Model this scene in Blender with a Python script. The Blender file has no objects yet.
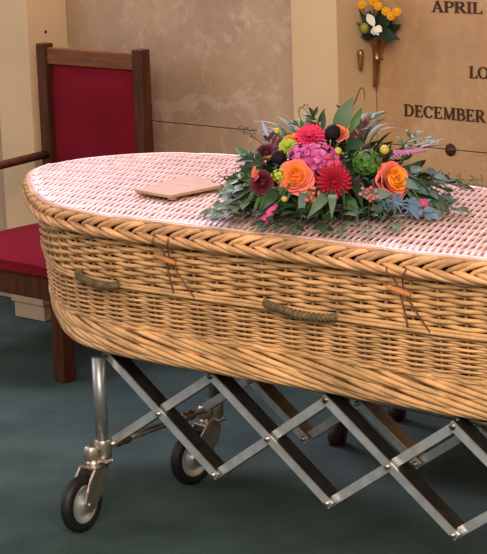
import bpy, math, random
from mathutils import Vector, Matrix, noise
random.seed(7)
C = bpy.context.scene.collection
PI = math.pi
V = Vector

# ------------------------------------------------------------------ helpers
class MB:
    """collects shapes, then links them as ONE mesh object"""
    def __init__(s): s.v = []; s.f = []; s.m = []; s.sm = []
    def add(s, vs, fs, mi=0, smooth=True):
        o = len(s.v); s.v += [tuple(p) for p in vs]
        for f in fs: s.f.append(tuple(i + o for i in f)); s.m.append(mi); s.sm.append(smooth)
    def box(s, a, b, mi=0, M=None):
        (x0, y0, z0), (x1, y1, z1) = a, b
        vs = [V(p) for p in ((x0,y0,z0),(x1,y0,z0),(x1,y1,z0),(x0,y1,z0),(x0,y0,z1),(x1,y0,z1),(x1,y1,z1),(x0,y1,z1))]
        if M: vs = [M @ p for p in vs]
        s.add(vs, [(0,3,2,1),(4,5,6,7),(0,1,5,4),(1,2,6,5),(2,3,7,6),(3,0,4,7)], mi, False)
    def tube(s, pts, r, n=8, mi=0, closed=False, caps=True, flat=1.0, up=None):
        pts = [V(p) for p in pts]; N = len(pts)
        rs = r if isinstance(r, (list, tuple)) else [r] * N
        vs = []; prev = None
        for i, p in enumerate(pts):
            if closed: t = pts[(i+1) % N] - pts[i-1]
            else: t = pts[min(i+1, N-1)] - pts[max(i-1, 0)]
            if t.length < 1e-9: t = V((0,0,1))
            t.normalize()
            if up is not None: a = V(up) if not callable(up) else up(i)
            elif prev is None: a = V((0,0,1)) if abs(t.z) < .9 else V((1,0,0))
            else: a = prev
            a = (a - t * a.dot(t)).normalized(); b = t.cross(a); prev = a
            for k in range(n):
                w = 2*PI*k/n
                vs.append(p + a*(math.cos(w)*rs[i]) + b*(math.sin(w)*rs[i]*flat))
        fs = []
        for i in range(N if closed else N-1):
            j = (i+1) % N
            for k in range(n):
                l = (k+1) % n
                fs.append((i*n+k, i*n+l, j*n+l, j*n+k))
        if not closed and caps:
            fs.append(tuple(range(n-1, -1, -1))); fs.append(tuple((N-1)*n+k for k in range(n)))
        s.add(vs, fs, mi)
    def loopsweep(s, pts, outs, a, b, n=6, mi=0, closed=True):
        """sweep an ellipse whose axes are an outward vector (a) and up (b)"""
        vs = []; N = len(pts)
        for p, o in zip(pts, outs):
            for k in range(n):
                w = 2*PI*(k+.5)/n
                vs.append((p[0]+o[0]*math.cos(w)*a, p[1]+o[1]*math.cos(w)*a, p[2]+math.sin(w)*b))
        fs = []
        for i in range(N if closed else N-1):
            j = (i+1) % N
            for k in range(n):
                l = (k+1) % n
                fs.append((i*n+k, j*n+k, j*n+l, i*n+l))
        s.add(vs, fs, mi)
    def lathe(s, prof, n=24, mi=0, M=None, caps=True):
        vs = []
        for (r, z) in prof:
            for k in range(n):
                w = 2*PI*k/n; p = V((r*math.cos(w), r*math.sin(w), z))
                vs.append(M @ p if M else p)
        fs = []
        for i in range(len(prof)-1):
            for k in range(n):
                l = (k+1) % n; fs.append((i*n+k, i*n+l, (i+1)*n+l, (i+1)*n+k))
        if caps:
            fs.append(tuple(range(n-1, -1, -1))); fs.append(tuple((len(prof)-1)*n+k for k in range(n)))
        s.add(vs, fs, mi)
    def build(s, name, mats, parent=None, bevel=0, label=None, kind=None):
        me = bpy.data.meshes.new(name); me.from_pydata(s.v, [], s.f)
        for m in (mats if isinstance(mats, (list, tuple)) else [mats]): me.materials.append(m)
        me.polygons.foreach_set('material_index', s.m); me.polygons.foreach_set('use_smooth', s.sm)
        me.update(); me.validate()
        o = bpy.data.objects.new(name, me); C.objects.link(o)
        if parent is not None:
            o.parent = parent
            o.matrix_parent_inverse = Matrix.Identity(4)
            # all geometry is written in world coordinates: move it into the parent's frame
            w = Matrix.Identity(4); q = parent
            while q is not None:
                w = q.matrix_basis @ w; q = q.parent
            me.transform(w.inverted())
        if bevel:
            b = o.modifiers.new('bevel', 'BEVEL'); b.width = bevel; b.segments = 2; b.limit_method = 'ANGLE'
        if label: o['label'] = label
        if kind: o['kind'] = kind
        return o

def thing(name, label, cat, loc=(0,0,0), group=None):
    o = bpy.data.objects.new(name, None); C.objects.link(o); o.location = loc
    o.empty_display_size = .05
    o['label'] = label; o['category'] = cat
    if group: o['group'] = group
    return o

def smoothstep(a, b, x):
    t = min(1, max(0, (x-a)/(b-a))); return t*t*(3-2*t)

# ------------------------------------------------------------------ materials
def mat(name, col, rough=.6, metal=0., var=0., vscale=20., bump=0., bscale=60., island=0., spec=.5, coat=0., col2=None, sheen=0., trans=0.):
    m = bpy.data.materials.new(name); m.use_nodes = True
    nt = m.node_tree; b = nt.nodes['Principled BSDF']; L = nt.links
    b.inputs['Base Color'].default_value = (*col, 1); b.inputs['Roughness'].default_value = rough
    b.inputs['Metallic'].default_value = metal; b.inputs['Specular IOR Level'].default_value = spec
    b.inputs['Coat Weight'].default_value = coat; b.inputs['Sheen Weight'].default_value = sheen
    tc = nt.nodes.new('ShaderNodeTexCoord')
    out = None
    if var or col2:
        n = nt.nodes.new('ShaderNodeTexNoise'); n.inputs['Scale'].default_value = vscale; n.inputs['Detail'].default_value = 5
        L.new(tc.outputs['Object'], n.inputs['Vector'])
        r = nt.nodes.new('ShaderNodeValToRGB'); r.color_ramp.elements[0].position = .35; r.color_ramp.elements[1].position = .65
        c2 = col2 or tuple(min(1, c*(1+var)) for c in col); c1 = col if col2 else tuple(c*(1-var) for c in col)
        r.color_ramp.elements[0].color = (*c1, 1); r.color_ramp.elements[1].color = (*c2, 1)
        L.new(n.outputs['Fac'], r.inputs['Fac']); out = r.outputs['Color']
    if island:
        g = nt.nodes.new('ShaderNodeNewGeometry'); h = nt.nodes.new('ShaderNodeHueSaturation')
        mr = nt.nodes.new('ShaderNodeMapRange'); mr.inputs['To Min'].default_value = 1-island; mr.inputs['To Max'].default_value = 1+island
        L.new(g.outputs['Random Per Island'], mr.inputs['Value']); L.new(mr.outputs['Result'], h.inputs['Value'])
        if out: L.new(out, h.inputs['Color'])
        else: h.inputs['Color'].default_value = (*col, 1)
        out = h.outputs['Color']
    if out: L.new(out, b.inputs['Base Color'])
    if bump:
        n = nt.nodes.new('ShaderNodeTexNoise'); n.inputs['Scale'].default_value = bscale; n.inputs['Detail'].default_value = 4
        L.new(tc.outputs['Object'], n.inputs['Vector'])
        bp = nt.nodes.new('ShaderNodeBump'); bp.inputs['Strength'].default_value = bump; bp.inputs['Distance'].default_value = .004
        L.new(n.outputs['Fac'], bp.inputs['Height']); L.new(bp.outputs['Normal'], b.inputs['Normal'])
    return m

def marble_mat(name, base, pale, dark, seed=0.):
    m = bpy.data.materials.new(name); m.use_nodes = True
    nt = m.node_tree; b = nt.nodes['Principled BSDF']; L = nt.links; N = nt.nodes.new
    tc = N('ShaderNodeTexCoord'); mp = N('ShaderNodeMapping'); mp.inputs['Location'].default_value = (seed, seed*2, seed*.7)
    L.new(tc.outputs['Object'], mp.inputs['Vector'])
    n1 = N('ShaderNodeTexNoise'); n1.inputs['Scale'].default_value = 3.2; n1.inputs['Detail'].default_value = 7; n1.inputs['Roughness'].default_value = .62; n1.inputs['Distortion'].default_value = .5
    n2 = N('ShaderNodeTexNoise'); n2.inputs['Scale'].default_value = 3.6; n2.inputs['Detail'].default_value = 8; n2.inputs['Roughness'].default_value = .7; n2.inputs['Distortion'].default_value = .5
    n3 = N('ShaderNodeTexNoise'); n3.inputs['Scale'].default_value = 26; n3.inputs['Detail'].default_value = 6
    for n in (n1, n2, n3): L.new(mp.outputs['Vector'], n.inputs['Vector'])
    r1 = N('ShaderNodeValToRGB'); e = r1.color_ramp.elements
    e[0].position = .3; e[0].color = (*dark, 1); e[1].position = .66; e[1].color = (*base, 1)
    L.new(n1.outputs['Fac'], r1.inputs['Fac'])
    # pale calcite patches with a crisp ragged rim
    r2 = N('ShaderNodeValToRGB'); e = r2.color_ramp.elements
    e[0].position = .56; e[0].color = (0,0,0,1); e[1].position = .60; e[1].color = (1,1,1,1)
    L.new(n2.outputs['Fac'], r2.inputs['Fac'])
    mf = N('ShaderNodeMath'); mf.operation = 'MULTIPLY'; mf.inputs[1].default_value = .38; L.new(r2.outputs['Color'], mf.inputs[0])
    mx = N('ShaderNodeMixRGB'); mx.inputs['Color2'].default_value = (*pale, 1); L.new(mf.outputs[0], mx.inputs['Fac']); L.new(r1.outputs['Color'], mx.inputs['Color1'])
    # thin veins
    r3 = N('ShaderNodeValToRGB'); e = r3.color_ramp.elements
    e[0].position = .49; e[0].color = (0,0,0,1); e[1].position = .5; e[1].color = (1,1,1,1); x = e.new(.51); x.color = (0,0,0,1)
    L.new(n1.outputs['Fac'], r3.inputs['Fac'])
    mv = N('ShaderNodeMath'); mv.operation = 'MULTIPLY'; mv.inputs[1].default_value = .35; L.new(r3.outputs['Color'], mv.inputs[0])
    mx2 = N('ShaderNodeMixRGB'); mx2.inputs['Color2'].default_value = (*pale, 1); L.new(mv.outputs[0], mx2.inputs['Fac']); L.new(mx.outputs['Color'], mx2.inputs['Color1'])
    mr = N('ShaderNodeMapRange'); mr.inputs['To Min'].default_value = .86; mr.inputs['To Max'].default_value = 1.14; L.new(n3.outputs['Fac'], mr.inputs['Value'])
    h = N('ShaderNodeHueSaturation'); L.new(mr.outputs['Result'], h.inputs['Value']); L.new(mx2.outputs['Color'], h.inputs['Color'])
    L.new(h.outputs['Color'], b.inputs['Base Color']); b.inputs['Roughness'].default_value = .38
    return m

M = dict(
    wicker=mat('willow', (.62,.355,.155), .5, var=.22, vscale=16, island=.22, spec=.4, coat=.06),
    wicker_lid=mat('pink_lit_willow', (.79,.56,.52), .42, var=.10, vscale=14, island=.16, spec=.6, coat=.3),  # pinker than the side willow; part of the lavender light is in this colour
    wicker_rim=mat('rim_willow', (.65,.35,.165), .48, var=.22, vscale=18, island=.25, spec=.4, coat=.08),
    stake=mat('shade_dark_stake', (.34,.17,.06), .6, island=.2),  # same willow as the weave, darkened for the shade in the gaps
    shade_lining=mat('gap_shade_brown', (.10,.045,.018), .9, var=.2),  # panel colour carries the shade seen through the weave
    rope=mat('dark_rope', (.16,.11,.05), .9, var=.35, vscale=60, bump=.5, bscale=200),
    leather=mat('brown_cord', (.16,.062,.025), .7, var=.2),
    toggle=mat('toggle_wood', (.55,.22,.075), .5, var=.15),
    steel=mat('brushed_steel', (.68,.70,.72), .30, metal=.7, var=.12, vscale=30, bump=.05, bscale=150),
    steel_dark=mat('shade_dark_steel', (.20,.19,.175), .42, metal=1., var=.2, vscale=25),  # steel darkened for the dark reflections on the arm flanges
    tube=mat('painted_tube', (.36,.37,.38), .38, metal=.75, var=.08),
    cast=mat('cast_metal', (.50,.43,.37), .36, metal=.9, var=.15, vscale=40, bump=.12, bscale=120),
    brass=mat('aged_brass', (.30,.21,.12), .42, metal=.9, var=.25, vscale=40),
    rubber=mat('black_rubber', (.007,.007,.008), .55, var=.2),
    wood=mat('dark_oak', (.055,.017,.007), .5, col2=(.10,.030,.011), vscale=7, bump=.15, bscale=80, spec=.2),
    rail_wood=mat('top_rail_oak', (.13,.042,.014), .5, col2=(.21,.075,.024), vscale=6, bump=.15, bscale=80, spec=.3),
    mahogany=mat('mahogany', (.045,.012,.012), .3, var=.2, coat=.3),
    red=mat('crimson_cloth', (.165,.004,.014), .9, var=.09, vscale=5, bump=.25, bscale=500, spec=.15),
    plaster=mat('cream_stone', (.66,.47,.27), .6, var=.045, vscale=3.5, bump=.06, bscale=40),
    bronze=mat('dark_bronze', (.085,.035,.014), .5, metal=.5, var=.2),
    vase=mat('vase_bronze', (.36,.18,.075), .34, metal=.8, var=.25, vscale=30),
    plaque=mat('pale_wood', (.42,.245,.14), .55, var=.12, vscale=12, bump=.1, bscale=70),
    joint=mat('joint_grout', (.12,.075,.045), .9),
)
# the wood grain runs along the thing's length
for k in ('wood', 'rail_wood', 'plaque'):
    nt = M[k].node_tree
    mp = nt.nodes.new('ShaderNodeMapping'); tc = [n for n in nt.nodes if n.type == 'TEX_COORD'][0]
    mp.inputs['Scale'].default_value = (9, 9, 1.0) if k == 'wood' else (1, 9, 9)
    no = [n for n in nt.nodes if n.type == 'TEX_NOISE'][0]
    nt.links.new(tc.outputs['Object'], mp.inputs['Vector']); nt.links.new(mp.outputs['Vector'], no.inputs['Vector'])

def carpet_mat():
    m = mat('teal_carpet', (.017,.043,.038), .95, col2=(.036,.074,.065), vscale=4.5)
    nt = m.node_tree; b = nt.nodes['Principled BSDF']; L = nt.links; N = nt.nodes.new
    tc = [n for n in nt.nodes if n.type == 'TEX_COORD'][0]
    n = N('ShaderNodeTexNoise'); n.inputs['Scale'].default_value = 140; n.inputs['Detail'].default_value = 3
    L.new(tc.outputs['Object'], n.inputs['Vector'])
    src = b.inputs['Base Color'].links[0].from_socket
    mr = N('ShaderNodeMapRange'); mr.inputs['From Min'].default_value = .3; mr.inputs['From Max'].default_value = .7
    mr.inputs['To Min'].default_value = .72; mr.inputs['To Max'].default_value = 1.28
    L.new(n.outputs['Fac'], mr.inputs['Value'])
    h = N('ShaderNodeHueSaturation'); L.new(mr.outputs['Result'], h.inputs['Value']); L.new(src, h.inputs['Color']); L.new(h.outputs['Color'], b.inputs['Base Color'])
    bp = N('ShaderNodeBump'); bp.inputs['Strength'].default_value = .5; bp.inputs['Distance'].default_value = .006
    L.new(n.outputs['Fac'], bp.inputs['Height']); L.new(bp.outputs['Normal'], b.inputs['Normal'])
    return m

# ------------------------------------------------------------------ setting
def struct(name, mb, m, bevel=0):
    o = mb.build(name, m, bevel=bevel); o['kind'] = 'structure'; return o
b = MB(); b.box((-4.5,-4.5,-.05), (4.5,1.9,0)); struct('floor', b, carpet_mat())
WY = 1.58; JZ = .757
mL = marble_mat('grey_brown_marble', (.50,.34,.215), (.66,.51,.38), (.36,.235,.145), 3.3)
mR = marble_mat('honey_marble', (.58,.36,.19), (.66,.46,.29), (.46,.265,.135), 11.0)
b = MB()
def slab(b, x0, x1, z0, z1): b.box((x0+.0012, WY, z0+.0015), (x1-.0012, WY+.04, z1-.0015))
slab(b, -4.5, -1.862, 0, JZ); slab(b, -4.5, -1.862, JZ, 2.3); slab(b, -1.686, -.46, 0, JZ); slab(b, -1.686, -.46, JZ, 2.3)
slab(b, -1.862, -1.686, 0, 2.3); slab(b, -.46, -.277, 0, 2.3)
o = struct('wall_back', b, mL, .0015)
b = MB(); slab(b, -.277, 1.0, 0, JZ); slab(b, -.277, 1.0, JZ, 2.3); slab(b, 1.0, 4.5, 0, 2.3)
struct('wall_back_inscribed', b, mR, .0015).name = 'wall_back_right'
b = MB(); b.box((-4.5, WY+.03, 0), (4.5, WY+.12, 2.3)); struct('wall_back_backing', b, M['joint']).name = 'wall_back_core'
PY = 1.38
def pilaster(n, x0, x1):
    b = MB(); b.box((x0, PY, .060), (x1, WY+.002, 2.3)); b.box((x0+.009, PY+.008, 0), (x1-.004, WY+.002, .058))
    struct('trim_%d' % n, b, M['plaster'], .004)
pilaster(1, -1.862, -1.686); pilaster(2, -.460, -.277); pilaster(3, .93, 1.11)
# rosette on the slab joint, and the small screw in the left pilaster
b = MB(); R = Matrix.Translation((.011, WY+.002, JZ)) @ Matrix.Rotation(PI/2, 4, 'X')
b.lathe([(.0185,0),(.0205,.004),(.019,.007),(.015,.006),(.0135,.008),(.010,.010),(.006,.012),(.001,.013)], 24, 0, R)
for k in range(8):
    w = 2*PI*k/8; c = R @ V((.0135*math.cos(w), .0135*math.sin(w), .0085))
    b.lathe([(.0035,-.002),(.0035,.001),(.0015,.0025)], 8, 0, Matrix.Translation(c) @ Matrix.Rotation(PI/2, 4, 'X'))
o = b.build('rosette', M['bronze']); o['label'] = 'small round dark bronze rosette on the marble joint below the lettering'; o['category'] = 'rosette'
b = MB(); b.lathe([(.006,0),(.006,.002),(.003,.003)], 12, 0, Matrix.Translation((-1.687,1.47,1.068)) @ Matrix.Rotation(PI/2, 4, 'Y'))
o = b.build('screw', M['bronze']); o['label'] = 'tiny dark screw head in the cream pilaster above the red chair'; o['category'] = 'screw'

# ------------------------------------------------------------------ lettering (roman capitals, raised bronze)
def stroke_poly(b, poly, y0, y1, T):
    n = len(poly); vs = [T(x, z, y0) for x, z in poly] + [T(x, z, y1) for x, z in poly]
    fs = [tuple(range(n)), tuple(range(2*n-1, n-1, -1))] + [(i, i+n, (i+1) % n+n, (i+1) % n) for i in range(n)]
    b.add(vs, fs, 0, False)
TH, TN, SF = .19, .085, .07     # thick, thin stroke and serif height, in cap heights
def bar(x0, z0, x1, z1, w):
    dx, dz = x1-x0, z1-z0; l = math.hypot(dx, dz); nx, nz = -dz/l*w/2, dx/l*w/2
    return [(x0+nx, z0+nz), (x0-nx, z0-nz), (x1-nx, z1-nz), (x1+nx, z1+nz)]
def stem(x, w=TH, z0=0, z1=1, s0=1, s1=1):
    o = [bar(x, z0, x, z1, w)]
    if s0: o.append([(x-w/2-.10, 0), (x+w/2+.10, 0), (x+w/2+.07, SF), (x-w/2-.07, SF)])
    if s1: o.append([(x-w/2-.10, 1), (x-w/2-.07, 1-SF), (x+w/2+.07, 1-SF), (x+w/2+.10, 1)])
    return o
def arc(cx, cz, rx, rz, a0, a1, tk, tn, n=14):
    o = []
    def pt(a, s):
        t = tn + (tk-tn)*abs(math.cos(a))**1.3
        return (cx+math.cos(a)*(rx+s*t/2), cz+math.sin(a)*(rz+s*t/2))
    for i in range(n):
        a, c = a0+(a1-a0)*i/n, a0+(a1-a0)*(i+1)/n
        o.append([pt(a, 1), pt(a, -1), pt(c, -1), pt(c, 1)])
    return o
def glyph(c):
    h = TN/2
    if c == 'I': return stem(.2), .42
    if c == 'L': return stem(.2) + [bar(.2, h, .72, h, TN), [(.72,0),(.72,.28),(.66,.24),(.64,0)]], .80
    if c == 'E': return stem(.2) + [bar(.2, h, .72, h, TN), bar(.2, 1-h, .68, 1-h, TN), bar(.2, .52, .55, .52, TN), [(.72,0),(.73,.27),(.67,.24),(.64,0)], [(.68,1),(.68,.76),(.63,.80),(.61,1)], [(.55,.38),(.55,.66),(.51,.60),(.51,.44)]], .82
    if c == 'D': return stem(.2) + [bar(.2, h, .45, h, TN), bar(.2, 1-h, .45, 1-h, TN)] + arc(.42, .5, .40, .5-h, -PI/2, PI/2, TH, TN), .98
    if c == 'O': return arc(.48, .5, .40, .5-h, 0, 2*PI, TH, TN, 26), .98
    if c == 'C': return arc(.48, .5, .38, .5-h, .72, 2*PI-.72, TH, TN, 20) + [[(.80,.66),(.84,.98),(.79,.96),(.74,.78)], bar(.72, .80, .80, .70, TN)], .92
    if c == 'P': return stem(.2) + [bar(.2, 1-h, .42, 1-h, TN), bar(.2, .47, .42, .47, TN)] + arc(.42, .735-h/2, .26, .245, -PI/2, PI/2, TH, TN), .78
    if c == 'B': return stem(.2) + [bar(.2, 1-h, .42, 1-h, TN), bar(.2, .53, .44, .53, TN), bar(.2, h, .44, h, TN)] + arc(.42, .745, .22, .215, -PI/2, PI/2, TH, TN) + arc(.44, .285, .28, .243, -PI/2, PI/2, TH, TN), .84
    if c == 'R': return stem(.2) + [bar(.2, 1-h, .42, 1-h, TN), bar(.2, .50, .42, .50, TN)] + arc(.42, .735, .25, .225, -PI/2, PI/2, TH, TN) + [bar(.42, .50, .78, .03, TH*.95), [(.68,0),(.93,0),(.92,SF),(.70,SF)]], .92
    if c == 'A': return [bar(.17, .02, .46, .98, TN), bar(.46, .99, .78, .02, TH*.95), bar(.26, .34, .68, .34, TN), [(.03,0),(.30,0),(.27,SF),(.06,SF)], [(.62,0),(.94,0),(.90,SF),(.66,SF)]], .94
    if c == 'M': return [bar(.18, .02, .20, .98, TN), bar(.20, .98, .55, .04, TH*.9), bar(.55, .04, .90, .98, TN)] + stem(.94, TH) + [[(.04,0),(.32,0),(.29,SF),(.07,SF)], [(.06,1),(.26,1),(.24,1-SF),(.09,1-SF)]], 1.18
def word(text, x0, z0, cap, x1, first):
    adv = [glyph(c)[1] for c in text]; total = sum(adv)
    sx = (x1-x0)/total
    t = thing('inscription', first, 'lettering', ((x0+x1)/2, WY, z0))
    x = x0
    for c, a in zip(text, adv):
        b = MB(); polys = glyph(c)[0]
        for i, p in enumerate(polys):
            ar = sum(p[k][0]*p[(k+1) % len(p)][1]-p[(k+1) % len(p)][0]*p[k][1] for k in range(len(p)))
            if ar < 0: p = p[::-1]
            stroke_poly(b, p, -.0035-.0001*(i % 3), .001, lambda u, w, y: V((x+u*sx, WY+y, z0+w*cap)))
        b.build('letter', M['bronze'], t)
        x += a*sx
    return t
word('DECEMBER', -.168, .852, .038, .142, 'raised dark bronze word DECEMBER on the honey marble wall')
word('APRIL', -.058, 1.185, .035, .135, 'raised dark bronze word APRIL, uppermost on the honey marble wall')
word('LO', .082, .987, .037, .155, 'raised dark bronze letters LO between the two month names')

# ------------------------------------------------------------------ chair
CH = thing('armchair', 'dark oak armchair with crimson padded back and seat against the pilaster', 'chair', (-1.3, 1.1, 0))
XL, XR = -1.597, -1.080
for x in (XL, XR-.045):
    b = MB()
    b.box((x, 1.333, 0), (x+.045, 1.377, 1.044)); b.build('back_post', M['wood'], CH, .003)
b = MB(); b.box((XL+.045, 1.342, .972), (XR-.045, 1.372, 1.030)); b.build('top_rail', M['rail_wood'], CH, .004)
b = MB(); b.box((XL+.045, 1.345, .44), (XR-.045, 1.370, .50)); b.build('lower_rail', M['rail_wood'], CH, .004)
# padded back: a softly domed cushion
def pad(b, x0, x1, y0, y1, z0, z1, axis, puff, n=14):
    """box with one face puffed; axis 'y' puffs towards -y, 'z' puffs up"""
    vs = []; 
    for j in range(n+1):
        for i in range(n+1):
            u, w = i/n, j/n
            k = (1-(2*u-1)**6)*(1-(2*w-1)**6)*.6 + .4*(1-(2*u-1)**2)*(1-(2*w-1)**2)
            e = .012*(1-min(1, 8*min(u, 1-u)))+.012*(1-min(1, 8*min(w, 1-w)))
            if axis == 'y': vs.append((x0+(x1-x0)*u, y0-puff*k+e*.6, z0+(z1-z0)*w))
            else: vs.append((x0+(x1-x0)*u, y0+(y1-y0)*w, z1+puff*k-e*.8))
    fs = []
    for j in range(n):
        for i in range(n):
            a = j*(n+1)+i; fs.append((a, a+1, a+n+2, a+n+1))
    b.add(vs, fs)
    rim = [i for i in range(n+1)] + [(j+1)*(n+1)-1 for j in range(1, n+1)] + [n*(n+1)+i for i in range(n-1, -1, -1)] + [j*(n+1) for j in range(n-1, 0, -1)]
    base = []
    for r in rim:
        p = vs[r]; base.append((p[0], y1, p[2]) if axis == 'y' else (p[0], p[1], z0))
    o = len(rim); vv = [vs[r] for r in rim] + base
    b.add(vv, [(i, i+o, (i+1) % o+o, (i+1) % o) for i in range(o)] + [tuple(range(o, 2*o))])
b = MB(); pad(b, XL+.047, XR-.047, 1.350, 1.368, .502, .970, 'y', .018); b.build('back_cushion', M['red'], CH)
b = MB(); pad(b, -1.600, -1.032, .822, 1.333, .362, .405, 'z', .028); b.build('seat_cushion', M['red'], CH)
b = MB()
b.box((-1.590, .842, .275), (-1.035, .872, .375)); b.build('front_rail', M['wood'], CH, .003)
for x in (-1.590, -1.062):
    b = MB(); b.box((x, .872, .285), (x+.024, 1.334, .37)); b.build('side_rail', M['wood'], CH, .003)
for x in (-1.606, -1.080):
    b = MB(); vs = []
    x1 = x+.052
    b.box((x, .850, 0), (x1, .905, .62)); b.build('front_leg', M['wood'], CH, .004)
for x in (-1.603, -1.078):
    b = MB(); pts = [(x+.024, 1.335, .648), (x+.024, 1.1, .640), (x+.024, .95, .636), (x+.024, .84, .632), (x+.024, .815, .622)]
    b.tube(pts, [.015,.015,.016,.017,.010], 8, 0, flat=1.7, up=(0,0,1)); b.build('armrest', M['wood'], CH)

# ------------------------------------------------------------------ dark bench behind the trolley
BE = thing('bench', 'dark mahogany bench on curved legs standing behind the coffin trolley', 'bench', (.42,1.0,0))
for (x, y, sx, sy) in ((.117,.865,-1,-1), (.122,1.15,-1,1), (.75,.865,1,-1), (.75,1.15,1,1)):
    b = MB(); k = .8
    pts = [(x+sx*.020, y, .0), (x+sx*.022, y, .014), (x+sx*.014, y, .036), (x+sx*.002, y, .062), (x-sx*.004, y, .11), (x-sx*.006, y, .2), (x, y, .3), (x+sx*.006, y, .38), (x, y, .40)]
    b.tube(pts, [.023,.029,.027,.021,.019,.021,.024,.027,.027], 12); b.build('leg', M['mahogany'], BE)
b = MB(); b.box((.09,.84,.398), (.78,1.175,.430)); b.build('apron', M['mahogany'], BE, .004)
b = MB(); b.box((.08,.83,.430), (.79,1.185,.448)); b.build('bench_seat', M['mahogany'], BE, .006)

# ------------------------------------------------------------------ coffin trolley
TR = thing('coffin_trolley', 'steel folding scissor trolley on caster wheels carrying the wicker coffin', 'trolley', (.72,.24,0))
XN = [.012, .372, .732, 1.092, 1.452]; ZB, ZT = .195, .427
NR, FR = .045, .400
def wheelset(x, y, ang):
    """leg post, its collar and a swivel caster trailing towards ang"""
    p = MB(); p.tube([(x,y,.222), (x,y,.446)], .0170, 16); p.build('leg', M['tube'], TR)
    c = MB(); T = Matrix.Translation((x,y,0))
    c.lathe([(.014,.172),(.022,.176),(.0235,.184),(.0235,.215),(.021,.226),(.017,.228)], 20, 0, T)
    # hexagonal cast block that carries the swivel, leaning towards the wheel
    B = Matrix.Translation((x-.010, y-.030, 0))
    c.lathe([(.014,.172),(.021,.176),(.023,.186),(.023,.203),(.018,.214),(.010,.217)], 6, 0, B)
    c.box((x-.012, y-.030, .178), (x+.012, y, .208))
    c.box((x+.010, y-.026, .172), (x+.040, y-.012, .180))
    c.tube([(x+.038, y-.019, .176), (x+.060, y-.022, .186)], [.0075,.0045], 8)
    c.build('collar', M['cast'], TR, .003)
    x, y = x-.006, y-.030
    k = thing('caster', '', '', (0,0,0)); 
    del k['label']; del k['category']
    k.parent = TR; k.matrix_basis = TR.matrix_basis.inverted()
    d = V((math.cos(ang), math.sin(ang), 0)); s = V((-d.y, d.x, 0)); r = .076
    cen = V((x, y, 0)) + d*.058 + V((0,0,r))
    R = Matrix((( s.x, d.x, 0, cen.x), (s.y, d.y, 0, cen.y), (0, 0, 1, cen.z), (0,0,0,1))) @ Matrix.Rotation(PI/2, 4, 'Y')
    w = MB(); tyre = []
    for i in range(13):
        a = -PI/2 + PI*i/12; tyre.append((.059+.017*math.cos(a), .0165*math.sin(a)))
    tyre = [(.050,-.0135)] + tyre + [(.050,.0135)]
    w.lathe(tyre, 40, 0, R, caps=False); w.build('tyre', M['rubber'], k)
    w = MB()
    w.lathe([(.050,-.0138),(.0525,-.013),(.0525,.013),(.050,.0138),(.044,.013),(.036,.006),(.030,.0055),(.026,.010),(.017,.012),(.014,.0195),(.006,.0205),(.006,-.0205),(.014,-.0195),(.017,-.012),(.026,-.010),(.030,-.0055),(.036,-.006),(.044,-.013),(.050,-.0138)], 32, 0, R, caps=False)
    w.build('wheel_hub', M['steel'], k)
    f = MB()
    f.lathe([(.016,.160),(.021,.162),(.021,.172),(.0175,.176),(.0175,.180)], 20, 0, Matrix.Translation((x,y,0)))
    for q in (-1, 1):
        o = s*(q*.0245)
        # curved, tapering fork cheek
        prof = [((-.024), .162), ((-.026), .142), ((-.016), .116), (.010, .090), (.036, .064), (.052, .056), (.068, .062), (.072, .080), (.060, .110), (.044, .140), (.024, .162)]
        th = s*(.0035)
        P0 = [V((x,y,0)) + d*a + V((0,0,z)) + o + th for a, z in prof]; P1 = [p - th*2 for p in P0]
        n = len(prof)
        f.add(P0+P1, [tuple(range(n)), tuple(range(2*n-1, n-1, -1))] + [(i, (i+1) % n, (i+1) % n+n, i+n) for i in range(n)], 0, False)
    P = [V((x,y,0)) + d*a + s*c + V((0,0,z)) for z in (.157,.165) for a, c in ((-.026,-.028),(.026,-.028),(.026,.028),(-.026,.028))]
    f.add(P, [(0,3,2,1),(4,5,6,7),(0,1,5,4),(1,2,6,5),(2,3,7,6),(3,0,4,7)], 0, False)
    ax = V((x,y,0)) + d*.058 + V((0,0,r))
    f.tube([ax - s*.032, ax + s*.032], .0075, 10)
    f.build('fork', M['cast'], k, .002)
    return k
for (x, y, a) in ((.006,0,-PI*.46), (.004,.442,-PI*.53), (1.452,0,-PI*.5), (1.452,.442,-PI*.4)): wheelset(x, y, a)
# cross tubes with brass collars between the leg pairs
for x in (0, 1.44):
    b = MB(); b.tube([(x+.004,.02,.203), (x+.004,.43,.203)], .0085, 12); b.build('cross_tube', M['cast'], TR)
    for y in (.075, .33):
        b = MB(); T = Matrix.Translation((x+.004, y, .203)) @ Matrix.Rotation(-PI/2, 4, 'X')
        b.lathe([(.0095,-.022),(.0135,-.020),(.0135,-.008),(.0105,-.004),(.0105,.006),(.0135,.010),(.0135,.022),(.0095,.024)], 16, 0, T)
        b.build('sleeve', M['brass'], TR)
def bar3(b, p, q, w, y0, y1, mi=0):
    p, q = V(p), V(q); t = (q-p).normalized(); n = V((-t.z, 0, t.x))*(w/2)
    vs = []
    for c in (p, q):
        for s in (-1, 1):
            for y in (y0, y1): vs.append(V((c.x, y, c.z)) + n*s)
    b.add(vs, [(0,1,3,2), (4,6,7,5), (0,4,5,1), (2,3,7,6), (0,2,6,4), (1,5,7,3)], mi, False)
def ext(p, q, e):
    p, q = V(p), V(q); t = (q-p).normalized(); return p - t*e, q + t*e
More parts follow.
